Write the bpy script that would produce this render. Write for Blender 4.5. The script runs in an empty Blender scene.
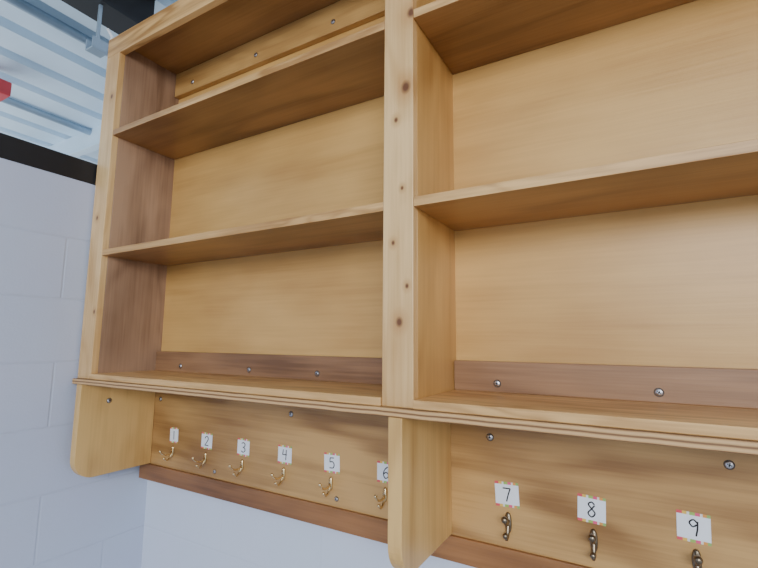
import bpy, bmesh, math, random
from mathutils import Matrix, Vector
random.seed(4)
S=bpy.context.scene
COL=S.collection

# ------------------------------------------------------------ node helpers
def newmat(name):
    m=bpy.data.materials.new(name); m.use_nodes=True
    nt=m.node_tree; b=nt.nodes['Principled BSDF']
    return m,nt,b
def N(nt,t,**kw):
    n=nt.nodes.new(t)
    for k,v in kw.items():
        if k in n.inputs: n.inputs[k].default_value=v
        else: setattr(n,k,v)
    return n
def L(nt,a,b): nt.links.new(a,b)
def mth(nt,op,a,b=None,c=None,clamp=False):
    n=nt.nodes.new('ShaderNodeMath'); n.operation=op; n.use_clamp=clamp
    for i,v in enumerate((a,b,c)):
        if v is None: continue
        if hasattr(v,'links'): L(nt,v,n.inputs[i])
        else: n.inputs[i].default_value=v
    return n.outputs[0]
def mixc(nt,fac,a,b,mode='MIX'):
    n=nt.nodes.new('ShaderNodeMix'); n.data_type='RGBA'; n.blend_type=mode
    for i,v in ((0,fac),(6,a),(7,b)):
        if hasattr(v,'links'): L(nt,v,n.inputs[i])
        elif i==0: n.inputs[0].default_value=v
        else: n.inputs[i].default_value=(*v,1) if len(v)==3 else v
    return n.outputs[2]
def ramp(nt,src,stops):
    r=nt.nodes.new('ShaderNodeValToRGB'); L(nt,src,r.inputs[0])
    e=r.color_ramp.elements
    while len(e)<len(stops): e.new(0.5)
    for el,(p,c) in zip(e,stops):
        el.position=p; el.color=(*c,1) if not isinstance(c,(int,float)) else (c,c,c,1)
    return r.outputs[0]

def wood(name,light,dark,axis='X',band=2.0,rings=5.0,contrast=0.6,rough=0.38,knots=(),coat=0.18,fine=0.35,blotch=1.2,stretch=0.2):
    m,nt,b=newmat(name)
    tc=N(nt,'ShaderNodeTexCoord'); oi=N(nt,'ShaderNodeObjectInfo')
    cmb=N(nt,'ShaderNodeCombineXYZ')
    for i,k in enumerate((7.3,3.1,5.7)):
        L(nt,mth(nt,'MULTIPLY',oi.outputs['Random'],k),cmb.inputs[i])
    add=N(nt,'ShaderNodeVectorMath',operation='ADD')
    L(nt,tc.outputs['Object'],add.inputs[0]); L(nt,cmb.outputs[0],add.inputs[1])
    def noise(str_,scale,detail,dist=0.0,rough_=0.5):
        mp=N(nt,'ShaderNodeMapping'); L(nt,add.outputs[0],mp.inputs[0])
        s=[1,1,1]; s['XYZ'.index(axis)]=str_; mp.inputs['Scale'].default_value=s
        n=N(nt,'ShaderNodeTexNoise'); n.inputs['Scale'].default_value=scale; n.inputs['Detail'].default_value=detail
        n.inputs['Distortion'].default_value=dist; n.inputs['Roughness'].default_value=rough_
        L(nt,mp.outputs[0],n.inputs['Vector']); return n.outputs[0]
    n1=noise(stretch,band,4.0,0.5,0.5)
    n2=noise(0.03,190,5)
    n3=noise(0.5,4.5,3)
    n4=noise(0.35,7,2)
    n5=noise(0.06,38,4)
    sn=mth(nt,'SINE',mth(nt,'MULTIPLY',n1,rings*6.283*2.5))
    h=mth(nt,'MULTIPLY_ADD',sn,.5,.5)
    h=mth(nt,'POWER',h,2.6)
    msk=mth(nt,'MULTIPLY_ADD',n4,2.6,-0.65,True)
    h=mth(nt,'MULTIPLY',mth(nt,'SUBTRACT',h,.3),msk)
    f=mth(nt,'MULTIPLY_ADD',h,contrast,0.42)
    f=mth(nt,'MULTIPLY_ADD',mth(nt,'SUBTRACT',n2,.5),fine*2.6,f)
    f=mth(nt,'MULTIPLY_ADD',mth(nt,'SUBTRACT',n5,.5),fine*3.2,f)
    f=mth(nt,'MULTIPLY_ADD',mth(nt,'SUBTRACT',n3,.5),blotch*1.9,f)
    f=mth(nt,'ADD',f,0.0,None,True)
    col=mixc(nt,f,light,dark)
    for (kx,kz,r) in knots:
        sv=N(nt,'ShaderNodeVectorMath',operation='SUBTRACT'); L(nt,tc.outputs['Object'],sv.inputs[0])
        sv.inputs[1].default_value=(kx,-0.21,kz)
        sc=N(nt,'ShaderNodeVectorMath',operation='MULTIPLY'); sc.inputs[1].default_value=(1.0,0.3,0.75); L(nt,sv.outputs[0],sc.inputs[0])
        ln=N(nt,'ShaderNodeVectorMath',operation='LENGTH'); L(nt,sc.outputs[0],ln.inputs[0])
        for a0,a1,st,kc in ((1.0,3.4,0.5,(0.45,0.20,0.055)),(0.5,1.25,0.92,(0.12,0.035,0.010))):
            mr=N(nt,'ShaderNodeMapRange'); mr.inputs['From Min'].default_value=r*a0; mr.inputs['From Max'].default_value=r*a1
            mr.inputs['To Min'].default_value=st; mr.inputs['To Max'].default_value=0
            L(nt,ln.outputs['Value'],mr.inputs[0]); col=mixc(nt,mr.outputs[0],col,kc)
    L(nt,col,b.inputs['Base Color'])
    b.inputs['Roughness'].default_value=rough
    b.inputs['Coat Weight'].default_value=coat; b.inputs['Coat Roughness'].default_value=0.3
    bp=N(nt,'ShaderNodeBump'); bp.inputs['Strength'].default_value=0.12; bp.inputs['Distance'].default_value=0.002
    L(nt,n2,bp.inputs['Height']); L(nt,bp.outputs[0],b.inputs['Normal'])
    return m

def plain(name,c,rough=0.5,metal=0.0,noise=0.06,scale=20):
    m,nt,b=newmat(name)
    tc=N(nt,'ShaderNodeTexCoord'); n=N(nt,'ShaderNodeTexNoise'); n.inputs['Scale'].default_value=scale; n.inputs['Detail'].default_value=4
    L(nt,tc.outputs['Object'],n.inputs['Vector'])
    lo=tuple(max(0,x*(1-noise*3)) for x in c); hi=tuple(min(1,x*(1+noise*2)) for x in c)
    L(nt,mixc(nt,n.outputs[0],lo,hi),b.inputs['Base Color'])
    b.inputs['Roughness'].default_value=rough; b.inputs['Metallic'].default_value=metal
    return m

def block(name,axis,c,y0,z0,mort=0.93,bump=0.3):
    """painted concrete block wall, courses .1765 m"""
    m,nt,b=newmat(name)
    tc=N(nt,'ShaderNodeTexCoord'); sp=N(nt,'ShaderNodeSeparateXYZ'); L(nt,tc.outputs['Object'],sp.inputs[0])
    cb=N(nt,'ShaderNodeCombineXYZ')
    L(nt,mth(nt,'SUBTRACT',sp.outputs[axis],y0),cb.inputs[0]); L(nt,mth(nt,'SUBTRACT',sp.outputs[2],z0),cb.inputs[1])
    br=N(nt,'ShaderNodeTexBrick'); L(nt,cb.outputs[0],br.inputs['Vector'])
    br.offset=0.5; br.offset_frequency=2
    br.inputs['Scale'].default_value=1; br.inputs['Mortar Size'].default_value=0.004; br.inputs['Mortar Smooth'].default_value=0.8
    br.inputs['Brick Width'].default_value=0.353; br.inputs['Row Height'].default_value=0.1765
    br.inputs['Color1'].default_value=(*c,1); br.inputs['Color2'].default_value=(*[x*0.98 for x in c],1)
    br.inputs['Mortar'].default_value=(*[x*mort for x in c],1)
    n=N(nt,'ShaderNodeTexNoise'); n.inputs['Scale'].default_value=160; n.inputs['Detail'].default_value=6; L(nt,tc.outputs['Object'],n.inputs['Vector'])
    n2=N(nt,'ShaderNodeTexNoise'); n2.inputs['Scale'].default_value=3; L(nt,tc.outputs['Object'],n2.inputs['Vector'])
    L(nt,mixc(nt,0.1,br.outputs['Color'],n2.outputs['Color'],'SOFT_LIGHT'),b.inputs['Base Color'])
    hh=mth(nt,'MULTIPLY_ADD',br.outputs['Fac'],-1.0,mth(nt,'MULTIPLY',n.outputs[0],0.35))
    bp=N(nt,'ShaderNodeBump'); bp.inputs['Strength'].default_value=bump; bp.inputs['Distance'].default_value=0.004
    L(nt,hh,bp.inputs['Height']); L(nt,bp.outputs[0],b.inputs['Normal'])
    b.inputs['Roughness'].default_value=0.6
    return m

def plyedge(name):
    m,nt,b=newmat(name)
    tc=N(nt,'ShaderNodeTexCoord'); sp=N(nt,'ShaderNodeSeparateXYZ'); L(nt,tc.outputs['Object'],sp.inputs[0])
    n=N(nt,'ShaderNodeTexNoise'); n.inputs['Scale'].default_value=9; n.inputs['Detail'].default_value=4; L(nt,tc.outputs['Object'],n.inputs['Vector'])
    a=mth(nt,'MULTIPLY_ADD',n.outputs[0],0.004,sp.outputs[2])
    s=mth(nt,'SINE',mth(nt,'MULTIPLY',a,2*math.pi/0.0078))
    h=mth(nt,'MULTIPLY_ADD',s,.5,.5)
    c=ramp(nt,h,[(0.08,(0.20,0.10,0.04)),(0.4,(0.52,0.30,0.12)),(1,(0.66,0.41,0.19))])
    L(nt,c,b.inputs['Base Color']); b.inputs['Roughness'].default_value=0.45
    return m

# ------------------------------------------------------------ materials
M_back =wood('ply_back_panel',(0.76,0.465,0.155),(0.48,0.25,0.068),'X',1.6,4.0,0.22,0.4,fine=0.17,blotch=1.0)
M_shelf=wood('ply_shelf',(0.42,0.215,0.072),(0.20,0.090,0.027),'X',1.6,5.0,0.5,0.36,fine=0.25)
M_edge =wood('shelf_edge',(0.78,0.475,0.19),(0.40,0.20,0.06),'X',6,4.0,0.7,0.42,fine=0.45)
M_post =wood('pine_post',(0.84,0.56,0.26),(0.56,0.31,0.105),'Z',5,3.0,0.5,0.42,
             knots=[(-.0149,.594,.0095),(-.004,.742,.008),(-.027,.157,.0065),(-.035,.534,.004),(-.04,.30,.0035),(-.012,.22,.0035),(-.045,.87,.006),(-.022,.40,.003),(-1.02,.86,.006),(-1.04,.48,.005),(-1.01,.2,.0045)],fine=0.36)
M_side =wood('divider_panel',(0.68,0.40,0.13),(0.44,0.22,0.06),'Z',2,4.0,0.4,0.4,fine=0.22)
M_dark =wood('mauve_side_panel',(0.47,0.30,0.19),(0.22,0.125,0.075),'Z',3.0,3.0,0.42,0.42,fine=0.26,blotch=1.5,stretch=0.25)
M_cleat=wood('cleat_wood',(0.38,0.205,0.10),(0.17,0.083,0.040),'X',3,4.0,0.65,0.44,fine=0.35)
M_tclt =wood('upper_cleat_wood',(0.58,0.34,0.115),(0.34,0.17,0.048),'X',3,4.0,0.5,0.42,fine=0.3)
M_hook =wood('hook_panel_ply',(0.60,0.35,0.125),(0.27,0.130,0.038),'X',2.2,5.0,0.7,0.42,fine=0.24)
M_brk  =wood('bracket_ply',(0.74,0.46,0.165),(0.45,0.235,0.066),'Z',2.2,4.0,0.5,0.44,fine=0.25)
M_strip=wood('stained_rail',(0.36,0.160,0.055),(0.17,0.070,0.024),'X',3,4.0,0.6,0.42,fine=0.35)
M_ply  =plyedge('plywood_edge')
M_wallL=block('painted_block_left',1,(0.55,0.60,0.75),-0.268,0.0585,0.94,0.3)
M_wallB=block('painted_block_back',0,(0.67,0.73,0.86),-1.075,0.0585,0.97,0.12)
M_steel=plain('screw_steel',(0.62,0.62,0.66),0.3,1.0)
M_slot =plain('screw_recess',(0.03,0.03,0.03),0.6)
M_brass=plain('brass',(0.85,0.66,0.36),0.25,1.0)
M_bronze=plain('antique_bronze',(0.26,0.21,0.15),0.33,1.0)
M_black=plain('black_steel',(0.012,0.012,0.014),0.5)
M_deck =plain('roof_deck_paint',(0.66,0.80,0.92),0.5,0.0,0.05,4)
M_floor=plain('concrete_floor',(0.38,0.37,0.37),0.7,0.0,0.1,3)
M_red  =plain('red_paint',(0.55,0.05,0.06),0.5)
M_galv =plain('galvanised',(0.36,0.46,0.56),0.4,0.5)
M_ink  =plain('ink',(0.008,0.008,0.012),0.6)
M_white=plain('white_plastic',(0.8,0.8,0.82),0.5)

def labelmat():
    m,nt,b=newmat('name_tag_paper')
    tc=N(nt,'ShaderNodeTexCoord'); sp=N(nt,'ShaderNodeSeparateXYZ'); L(nt,tc.outputs['Object'],sp.inputs[0])
    gt=mth(nt,'GREATER_THAN',mth(nt,'ABSOLUTE',sp.outputs[2]),0.0182)
    ad=mth(nt,'MULTIPLY_ADD',sp.outputs[0],1/0.044,0.5)
    r=nt.nodes.new('ShaderNodeValToRGB'); L(nt,ad,r.inputs[0]); r.color_ramp.interpolation='CONSTANT'
    e=r.color_ramp.elements
    cs=[(0,(0.75,0.09,0.12)),(0.16,(0.85,0.55,0.10)),(0.3,(0.80,0.80,0.75)),(0.38,(0.35,0.55,0.12)),(0.55,(0.8,0.10,0.22)),(0.7,(0.85,0.8,0.7)),(0.78,(0.8,0.35,0.08)),(0.9,(0.3,0.5,0.15))]
    while len(e)<len(cs): e.new(0.5)
    for el,(p,c) in zip(e,cs): el.position=p; el.color=(*c,1)
    L(nt,mixc(nt,gt,(0.88,0.91,0.97),r.outputs[0]),b.inputs['Base Color'])
    b.inputs['Roughness'].default_value=0.3
    return m
M_tag=labelmat()

# ------------------------------------------------------------ mesh helpers
def obj(name,me,parent=None,loc=(0,0,0)):
    o=bpy.data.objects.new(name,me); COL.objects.link(o); o.location=loc
    if parent: o.parent=parent
    return o
def empty(name,loc=(0,0,0)):
    o=bpy.data.objects.new(name,None); COL.objects.link(o); o.location=loc; o.empty_display_size=0.05; return o
def bm_box(bm,x0,x1,y0,y1,z0,z1,mi=0):
    vs=[bm.verts.new(p) for p in ((x0,y0,z0),(x1,y0,z0),(x1,y1,z0),(x0,y1,z0),(x0,y0,z1),(x1,y0,z1),(x1,y1,z1),(x0,y1,z1))]
    fs=[]
    for f in ((3,2,1,0),(4,5,6,7),(0,1,5,4),(1,2,6,5),(2,3,7,6),(3,0,4,7)):
        q=bm.faces.new([vs[i] for i in f]); q.material_index=mi; fs.append(q)
    return fs
def finish(bm,name,mats,parent=None,bevel=0,loc=(0,0,0),smooth=False):
    bmesh.ops.recalc_face_normals(bm,faces=bm.faces[:])
    me=bpy.data.meshes.new(name); bm.to_mesh(me); bm.free()
    for m in mats: me.materials.append(m)
    if smooth:
        for p in me.polygons: p.use_smooth=True
    o=obj(name,me,parent,loc)
    if bevel:
        md=o.modifiers.new('bevel','BEVEL'); md.width=bevel; md.segments=2; md.limit_method='ANGLE'; md.angle_limit=0.8
    return o
def box(name,x0,x1,y0,y1,z0,z1,mat,parent=None,bevel=0.0012,front=None):
    bm=bmesh.new(); fs=bm_box(bm,x0,x1,y0,y1,z0,z1)
    mats=[mat]
    if front: mats.append(front); fs[2].material_index=1
    return finish(bm,name,mats,parent,bevel)
def tube(bm,pts,rad,mi=0,seg=10,cap=True):
    pts=[Vector(p) for p in pts]
    P=[]
    for i in range(len(pts)-1):
        p0=pts[max(i-1,0)];p1=pts[i];p2=pts[i+1];p3=pts[min(i+2,len(pts)-1)]
        for k in range(5):
            t=k/5
            P.append(0.5*((2*p1)+(-p0+p2)*t+(2*p0-5*p1+4*p2-p3)*t*t+(-p0+3*p1-3*p2+p3)*t**3))
    P.append(pts[-1])
    rings=[]
    for i,p in enumerate(P):
        d=(P[min(i+1,len(P)-1)]-P[max(i-1,0)]).normalized()
        u=Vector((1,0,0)) if abs(d.x)<0.9 else Vector((0,1,0))
        v=d.cross(u).normalized(); u=v.cross(d)
        r=rad if not callable(rad) else rad(i/(len(P)-1))
        rings.append([bm.verts.new(p+r*(math.cos(a)*u+math.sin(a)*v)) for a in [2*math.pi*j/seg for j in range(seg)]])
    for a,b in zip(rings,rings[1:]):
        for j in range(seg):
            f=bm.faces.new((a[j],a[(j+1)%seg],b[(j+1)%seg],b[j])); f.material_index=mi
    if cap:
        bm.faces.new(rings[0]).material_index=mi; bm.faces.new(rings[-1]).material_index=mi
def ball(bm,c,r,mi=0,sc=(1,1,1)):
    res=bmesh.ops.create_uvsphere(bm,u_segments=14,v_segments=9,radius=r,matrix=Matrix.Translation(c)@Matrix.Diagonal((*sc,1)))
    for v in res['verts']:
        for f in v.link_faces: f.material_index=mi

# ------------------------------------------------------------ room
ZF=-1.48; ZC=1.45
XW=-1.075; YB=0.035
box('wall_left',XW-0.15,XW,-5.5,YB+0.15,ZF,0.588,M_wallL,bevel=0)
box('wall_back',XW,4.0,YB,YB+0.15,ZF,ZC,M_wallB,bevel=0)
box('floor',-5,4,-5.5,3.0,ZF-0.1,ZF,M_floor,bevel=0)
bm=bmesh.new()
prof=[]; x=-5.0; pitch=0.24
while x<4.0:
    prof+= [(x,ZC),(x+0.165,ZC),(x+0.18,ZC+0.045),(x+0.225,ZC+0.045)]
    x+=pitch
a=[bm.verts.new((px,-5.5,pz)) for px,pz in prof]; b=[bm.verts.new((px,3.0,pz)) for px,pz in prof]
for i in range(len(prof)-1): bm.faces.new((a[i],a[i+1],b[i+1],b[i]))
bm2=bmesh.ops.extrude_face_region(bm,geom=bm.faces[:])
for v in [g for g in bm2['geom'] if isinstance(g,bmesh.types.BMVert)]: v.co.z+=0.02
finish(bm,'ceiling',[M_deck])
def ibeam_y(name,xc,w,z0,z1,y0,y1,mat,tf=0.012):
    bm=bmesh.new()
    bm_box(bm,xc-w/2,xc+w/2,y0,y1,z0,z0+tf); bm_box(bm,xc-w/2,xc+w/2,y0,y1,z1-tf,z1); bm_box(bm,xc-tf/2,xc+tf/2,y0,y1,z0+tf,z1-tf)
    return finish(bm,name,[mat])
box('trim_wall_cap',XW-0.15,XW+0.001,-5.5,YB,0.588,0.655,M_black,bevel=0.003)
BEAM=ibeam_y('steel_beam',-1.235,0.12,1.26,ZC,-5.4,YB-0.01,M_black)
bm=bmesh.new(); tube(bm,[(-1.47,-5.3,ZC-.022),(-1.47,-2.5,ZC-.022),(-1.47,2.8,ZC-.022)],0.022,seg=14)
finish(bm,'black_conduit',[M_black],smooth=True)
for i,xx in enumerate((-1.70,-2.62)):
    bm=bmesh.new(); tube(bm,[(xx,-5.3,ZC-.02),(xx,2.8,ZC-.02)],0.02,seg=14)
    finish(bm,'conduit_pipe',[M_galv],smooth=True)
bm=bmesh.new()
bm_box(bm,-4.9,-1.5,0.50,0.508,1.30,ZC); bm_box(bm,-4.9,-1.5,0.46,0.508,1.295,1.30)
finish(bm,'ceiling_purlin',[M_deck])
bm=bmesh.new(); bm_box(bm,-2.40,-2.20,-0.14,-0.06,1.27,1.34); bm_box(bm,-2.35,-2.31,-0.12,-0.08,1.34,ZC)
finish(bm,'red_junction_box',[M_red],bevel=0.006)
# strut bracket clamped to the beam's lower flange (part of the beam)
bm=bmesh.new()
bm_box(bm,-1.222,-1.178,-.205,-.155,1.085,1.090); bm_box(bm,-1.222,-1.217,-.205,-.155,1.090,1.125); bm_box(bm,-1.183,-1.178,-.205,-.155,1.090,1.125)
bm_box(bm,-1.205,-1.195,-.185,-.175,1.090,1.262)
finish(bm,'strut_bracket',[M_galv],BEAM,bevel=0.001)

# ------------------------------------------------------------ shelf unit
U=empty('wooden_wall_shelf')
XL=-1.067; XI=-0.9985; P0=-0.0612; XR=0.9373; XRo=1.006; D=0.21
ZT=1.05
box('back_panel_left',XI-0.01,P0+0.01,0.0,0.012,0.0,ZT-0.018,M_back,U,0)
box('back_panel_right',-0.01,XR+0.01,0.0,0.012,0.0,ZT-0.018,M_back,U,0)
box('top_board',XL+0.01,XRo-0.01,-D+0.019,0.012,ZT-0.018,ZT,M_shelf,U)
box('side_panel_left',XI-0.019,XI,-D+0.019,0.012,0.011,ZT-0.018,M_dark,U)
box('divider_panel_left',P0,P0+0.019,-D+0.019,0.012,0.011,ZT-0.018,M_side,U)
box('divider_panel_right',-0.019,0.0,-D+0.019,0.012,0.011,ZT-0.018,M_side,U)
box('side_panel_right',XR,XR+0.019,-D+0.019,0.012,0.011,ZT-0.018,M_side,U)
box('stile_left',XL,XI,-D,-D+0.019,0.011,1.0,M_post,U,0.0015)
box('post_center',P0,0.0,-D,-D+0.019,0.011,1.0,M_post,U,0.0015)
box('stile_right',XR,XRo,-D,-D+0.019,0.011,1.0,M_post,U,0.0015)
box('top_rail',XL,XRo,-D,-D+0.019,1.0,1.063,M_edge,U,0.0015)
for nm,a,b in (('left',XI,P0),('right',0.0,XR)):
    for k,zt in (('upper',0.7471),('middle',0.3802)):
        box(f'{k}_shelf_{nm}',a+0.0005,b-0.0005,-D+0.001,-0.0005,zt-0.0175,zt,M_shelf,U,0.001,front=M_edge)
    box(f'bottom_shelf_{nm}',a+0.0005,b-0.0005,-D-0.004,-0.0005,0.011,0.026,M_edge,U,0.0015)
    box(f'lower_cleat_{nm}',a+0.001,b-0.001,-0.018,-0.0005,0.026,0.0855,M_cleat,U,0.0015)
    box(f'upper_cleat_{nm}',a+0.001,b-0.001,-0.018,-0.0005,0.948,ZT-0.0185,M_tclt,U,0.0015)
    box(f'hook_panel_{nm}',(-1.05 if nm=='left' else -0.02),(-0.035 if nm=='left' else XRo-0.03),0.0,0.012,-0.264,-0.004,M_hook,U,0.001)
box('base_plywood',XL-0.002,XRo,-0.222,0.012,-0.004,0.011,M_ply,U,0.001)
box('stained_wall_rail',-1.06,1.0,-0.006,YB-0.0005,-0.312,-0.264,M_strip,U,0.0015)
box('wall_nailer',-1.03,1.0,0.0125,YB-0.0005,-0.264,1.0,M_cleat,U,0)
def bracket(name,x0,x1):
    r=0.055; zb=-0.262; yf=-0.225; pts=[(-0.0005,-0.004),(-0.0005,zb)]
    for i in range(9):
        t=math.pi/2*i/8
        pts.append((yf+r-r*math.sin(t),zb+r-r*math.cos(t)))
    pts.append((yf,-0.004))
    bm=bmesh.new()
    A=[bm.verts.new((x0,y,z)) for y,z in pts]; B=[bm.verts.new((x1,y,z)) for y,z in pts]
    bm.faces.new(A); bm.faces.new(B[::-1])
    n=len(pts)
    for i in range(n): bm.faces.new((A[i],A[(i+1)%n],B[(i+1)%n],B[i]))
    return finish(bm,name,[M_brk],U,0.0015)
bracket('bracket_left',-1.037,-1.012); bracket('bracket_center',-0.040,-0.014); bracket('bracket_right',0.951,0.976)

def screw(x,y,z,axis='Y',r=0.0062):
    bm=bmesh.new()
    rings=[(r,0.0),(r*0.98,-0.0008),(r*0.8,-0.0022),(r*0.45,-0.003)]
    prev=None
    for rr,d in rings:
        ring=[bm.verts.new((rr*math.cos(t),d,rr*math.sin(t))) for t in [2*math.pi*j/18 for j in range(18)]]
        if prev:
            for j in range(18): bm.faces.new((prev[j],prev[(j+1)%18],ring[(j+1)%18],ring[j]))
        prev=ring
    bm.faces.new(prev)
    bm_box(bm,-r*.5,r*.5,-0.0034,-0.0026,-r*.12,r*.12,1); bm_box(bm,-r*.12,r*.12,-0.0034,-0.0026,-r*.5,r*.5,1)
    w=[bm.verts.new((r*1.2*math.cos(t),-0.0003,r*1.2*math.sin(t))) for t in [2*math.pi*j/18 for j in range(18)]]
    bm.faces.new(w).material_index=1
    o=finish(bm,'screw',[M_steel,M_slot],U,0,(x,y,z))
    rot=random.uniform(0,1.5)
    o.rotation_euler=(0,rot,0) if axis=='Y' else (0,rot,math.pi/2)
for x in (-.874,-.585,-.353,-.12,.09,.359,.63,.86): screw(x,-0.018,.043)
for x in (-.906,-.616,-.33,-.10,.12,.36,.6,.86): screw(x,-0.018,.977)
for x in (-.985,-.447,.068,.4465,.86): screw(x,0,-.064)
for x in (-.72,-.30,.60): screw(x,0,-.245,r=0.005)
screw(-1.012,-.145,-.055,'X')

# ------------------------------------------------------------ hooks + tags
def hook(x,z,mat,kind):
    bm=bmesh.new()
    pts=[]
    k=1.0 if kind=='brass' else 1.2
    hw,hh=0.0055*k,0.016*k
    for i in range(24):
        t=2*math.pi*i/24
        pts.append((hw*math.copysign(abs(math.cos(t))**0.8,math.cos(t)),hh*math.copysign(abs(math.sin(t))**0.9,math.sin(t))))
    A=[bm.verts.new((px,0,pz)) for px,pz in pts]; B=[bm.verts.new((px*.82,-0.003,pz*.92)) for px,pz in pts]
    bm.faces.new(A); bm.faces.new(B)
    for i in range(24): bm.faces.new((A[i],A[(i+1)%24],B[(i+1)%24],B[i]))
    ball(bm,(0,-0.0035,0.0105*k),0.0022,0,(1,.6,1))
    if kind=='brass':
        tube(bm,[(0,-.002,-.001),(0,-.012,-.006),(0,-.024,-.006),(0,-.036,.000),(0,-.042,.007)],lambda t:0.0028-0.0007*t)
        tube(bm,[(0,-.002,-.006),(0,-.009,-.017),(0,-.018,-.023),(0,-.027,-.017)],lambda t:0.0028-0.0007*t)
        ball(bm,(0,-.042,.008),0.0040); ball(bm,(0,-.0275,-.0155),0.0036)
    else:
        tube(bm,[(0,-.002,.004),(0,-.010,.002),(0,-.020,.005),(0,-.026,.012)],lambda t:0.0042-0.001*t)
        tube(bm,[(0,-.002,-.004),(0,-.008,-.018),(0,-.016,-.024),(0,-.023,-.017)],lambda t:0.0042-0.0012*t)
        ball(bm,(0,-.026,.013),0.0064); ball(bm,(0,-.0235,-.016),0.0052)
    return finish(bm,'coat_hook',[mat],None,0,(x,-0.0003,z),True)
DIG={
'1':[[(0,.5),(0,-.5)]],
'2':[[(-.28,.28),(-.15,.47),(.12,.47),(.26,.25),(.1,-.05),(-.28,-.48)],[(-.28,-.48),(.32,-.48)]],
'3':[[(-.25,.4),(0,.5),(.25,.33),(.15,.08),(-.05,.02)],[(-.05,.02),(.22,-.08),(.27,-.33),(.02,-.5),(-.27,-.4)]],
'4':[[(-.2,.5),(-.27,.0)],[(-.27,.0),(.27,.02)],[(.2,.5),(.16,-.5)]],
'5':[[(.25,.48),(-.2,.46)],[(-.2,.46),(-.22,.08)],[(-.22,.08),(.1,.12),(.27,-.12),(.15,-.42),(-.25,-.45)]],
'6':[[(.18,.5),(-.15,.2),(-.25,-.2),(-.08,-.48),(.2,-.38),(.22,-.1),(0,.02),(-.22,-.15)]],
'7':[[(-.28,.45),(.28,.45)],[(.28,.45),(.1,.0),(-.05,-.5)]],
'8':[[(.18,.35),(0,.5),(-.2,.32),(0,.05),(.22,-.22),(.02,-.5),(-.22,-.28),(0,.03),(.2,.3)]],
'9':[[(.2,.3),(0,.48),(-.22,.28),(-.05,.05),(.18,.2)],[(.22,.4),(.2,-.05),(.12,-.5)]],
'0':[[(0,.5),(-.22,.1),(-.1,-.45),(.15,-.42),(.22,.05),(0,.5)]],
}
def tag(x,z,txt,w=0.022,h=0.022):
    bm=bmesh.new(); bm_box(bm,-w,w,-0.0006,0,-h,h)
    s=0.025
    for i,ch in enumerate(txt):
        ox=(i-(len(txt)-1)/2)*0.015
        for st in DIG[ch]:
            tube(bm,[(ox+px*s,-0.0007,pz*s) for px,pz in st],0.0012,1,6)
    o=finish(bm,'number_tag',[M_tag,M_ink],None,0,(x,-0.0003,z)); o.rotation_euler=(0,random.uniform(-.05,.05),0)
for i in range(6):
    x=-.906+i*.1477
    tag(x,-.166,str(i+1),w=0.0225 if i else .019,h=0.0225)
    hook(x-0.002,-.213,M_brass,'brass')
for i in range(6):
    x=.0987+i*.1475
    tag(x,-.167,str(i+7),0.0225,0.0228)
    hook(x+0.001,-.218,M_bronze,'b')

# white cable tie by the top-left corner of the unit
bm=bmesh.new()
tube(bm,[(-1.058,-.2,1.0635),(-1.060,-.205,1.075),(-1.066,-.21,1.09),(-1.07,-.215,1.10)],0.004,seg=8)
bm_box(bm,-1.064,-1.052,-.208,-.196,1.0632,1.072)
finish(bm,'cable_tie',[M_white],U)

# ------------------------------------------------------------ light
w=bpy.data.worlds.new('world'); S.world=w; w.use_nodes=True
bg=w.node_tree.nodes['Background']; bg.inputs[0].default_value=(0.78,0.88,1.0,1); bg.inputs[1].default_value=0.95
def area(name,loc,tgt,sx,sy,e,c):
    l=bpy.data.lights.new(name,'AREA'); l.shape='RECTANGLE'; l.size=sx; l.size_y=sy; l.energy=e; l.color=c
    o=bpy.data.objects.new(name,l); COL.objects.link(o); o.location=loc
    o.rotation_euler=(Vector(tgt)-Vector(loc)).to_track_quat('-Z','Y').to_euler()
area('window_daylight',(1.5,-3.4,0.95),(-0.1,0,0.2),2.4,0.9,95,(0.98,0.99,1.0))
area('added_ceiling_fill',(-3.0,-1.0,0.1),(-3.0,-0.6,1.4),1.6,1.6,30,(0.88,0.95,1.0))  # added fill, unseen behind the partition, brightens the roof deck from below

# ------------------------------------------------------------ camera
cd=bpy.data.cameras.new('camera'); cam=bpy.data.objects.new('camera',cd); COL.objects.link(cam); S.camera=cam
cd.sensor_fit='HORIZONTAL'; cd.sensor_width=36; cd.lens=36*444.53/758; cd.clip_start=0.01
Rr=Matrix.Rotation(0.5241,4,'Z')@Matrix.Rotation(math.pi/2+0.1278,4,'X')@Matrix.Rotation(0.0087,4,'Z')
cam.matrix_world=Matrix.Translation((0.3328,-0.9046,0.1235))@Rr
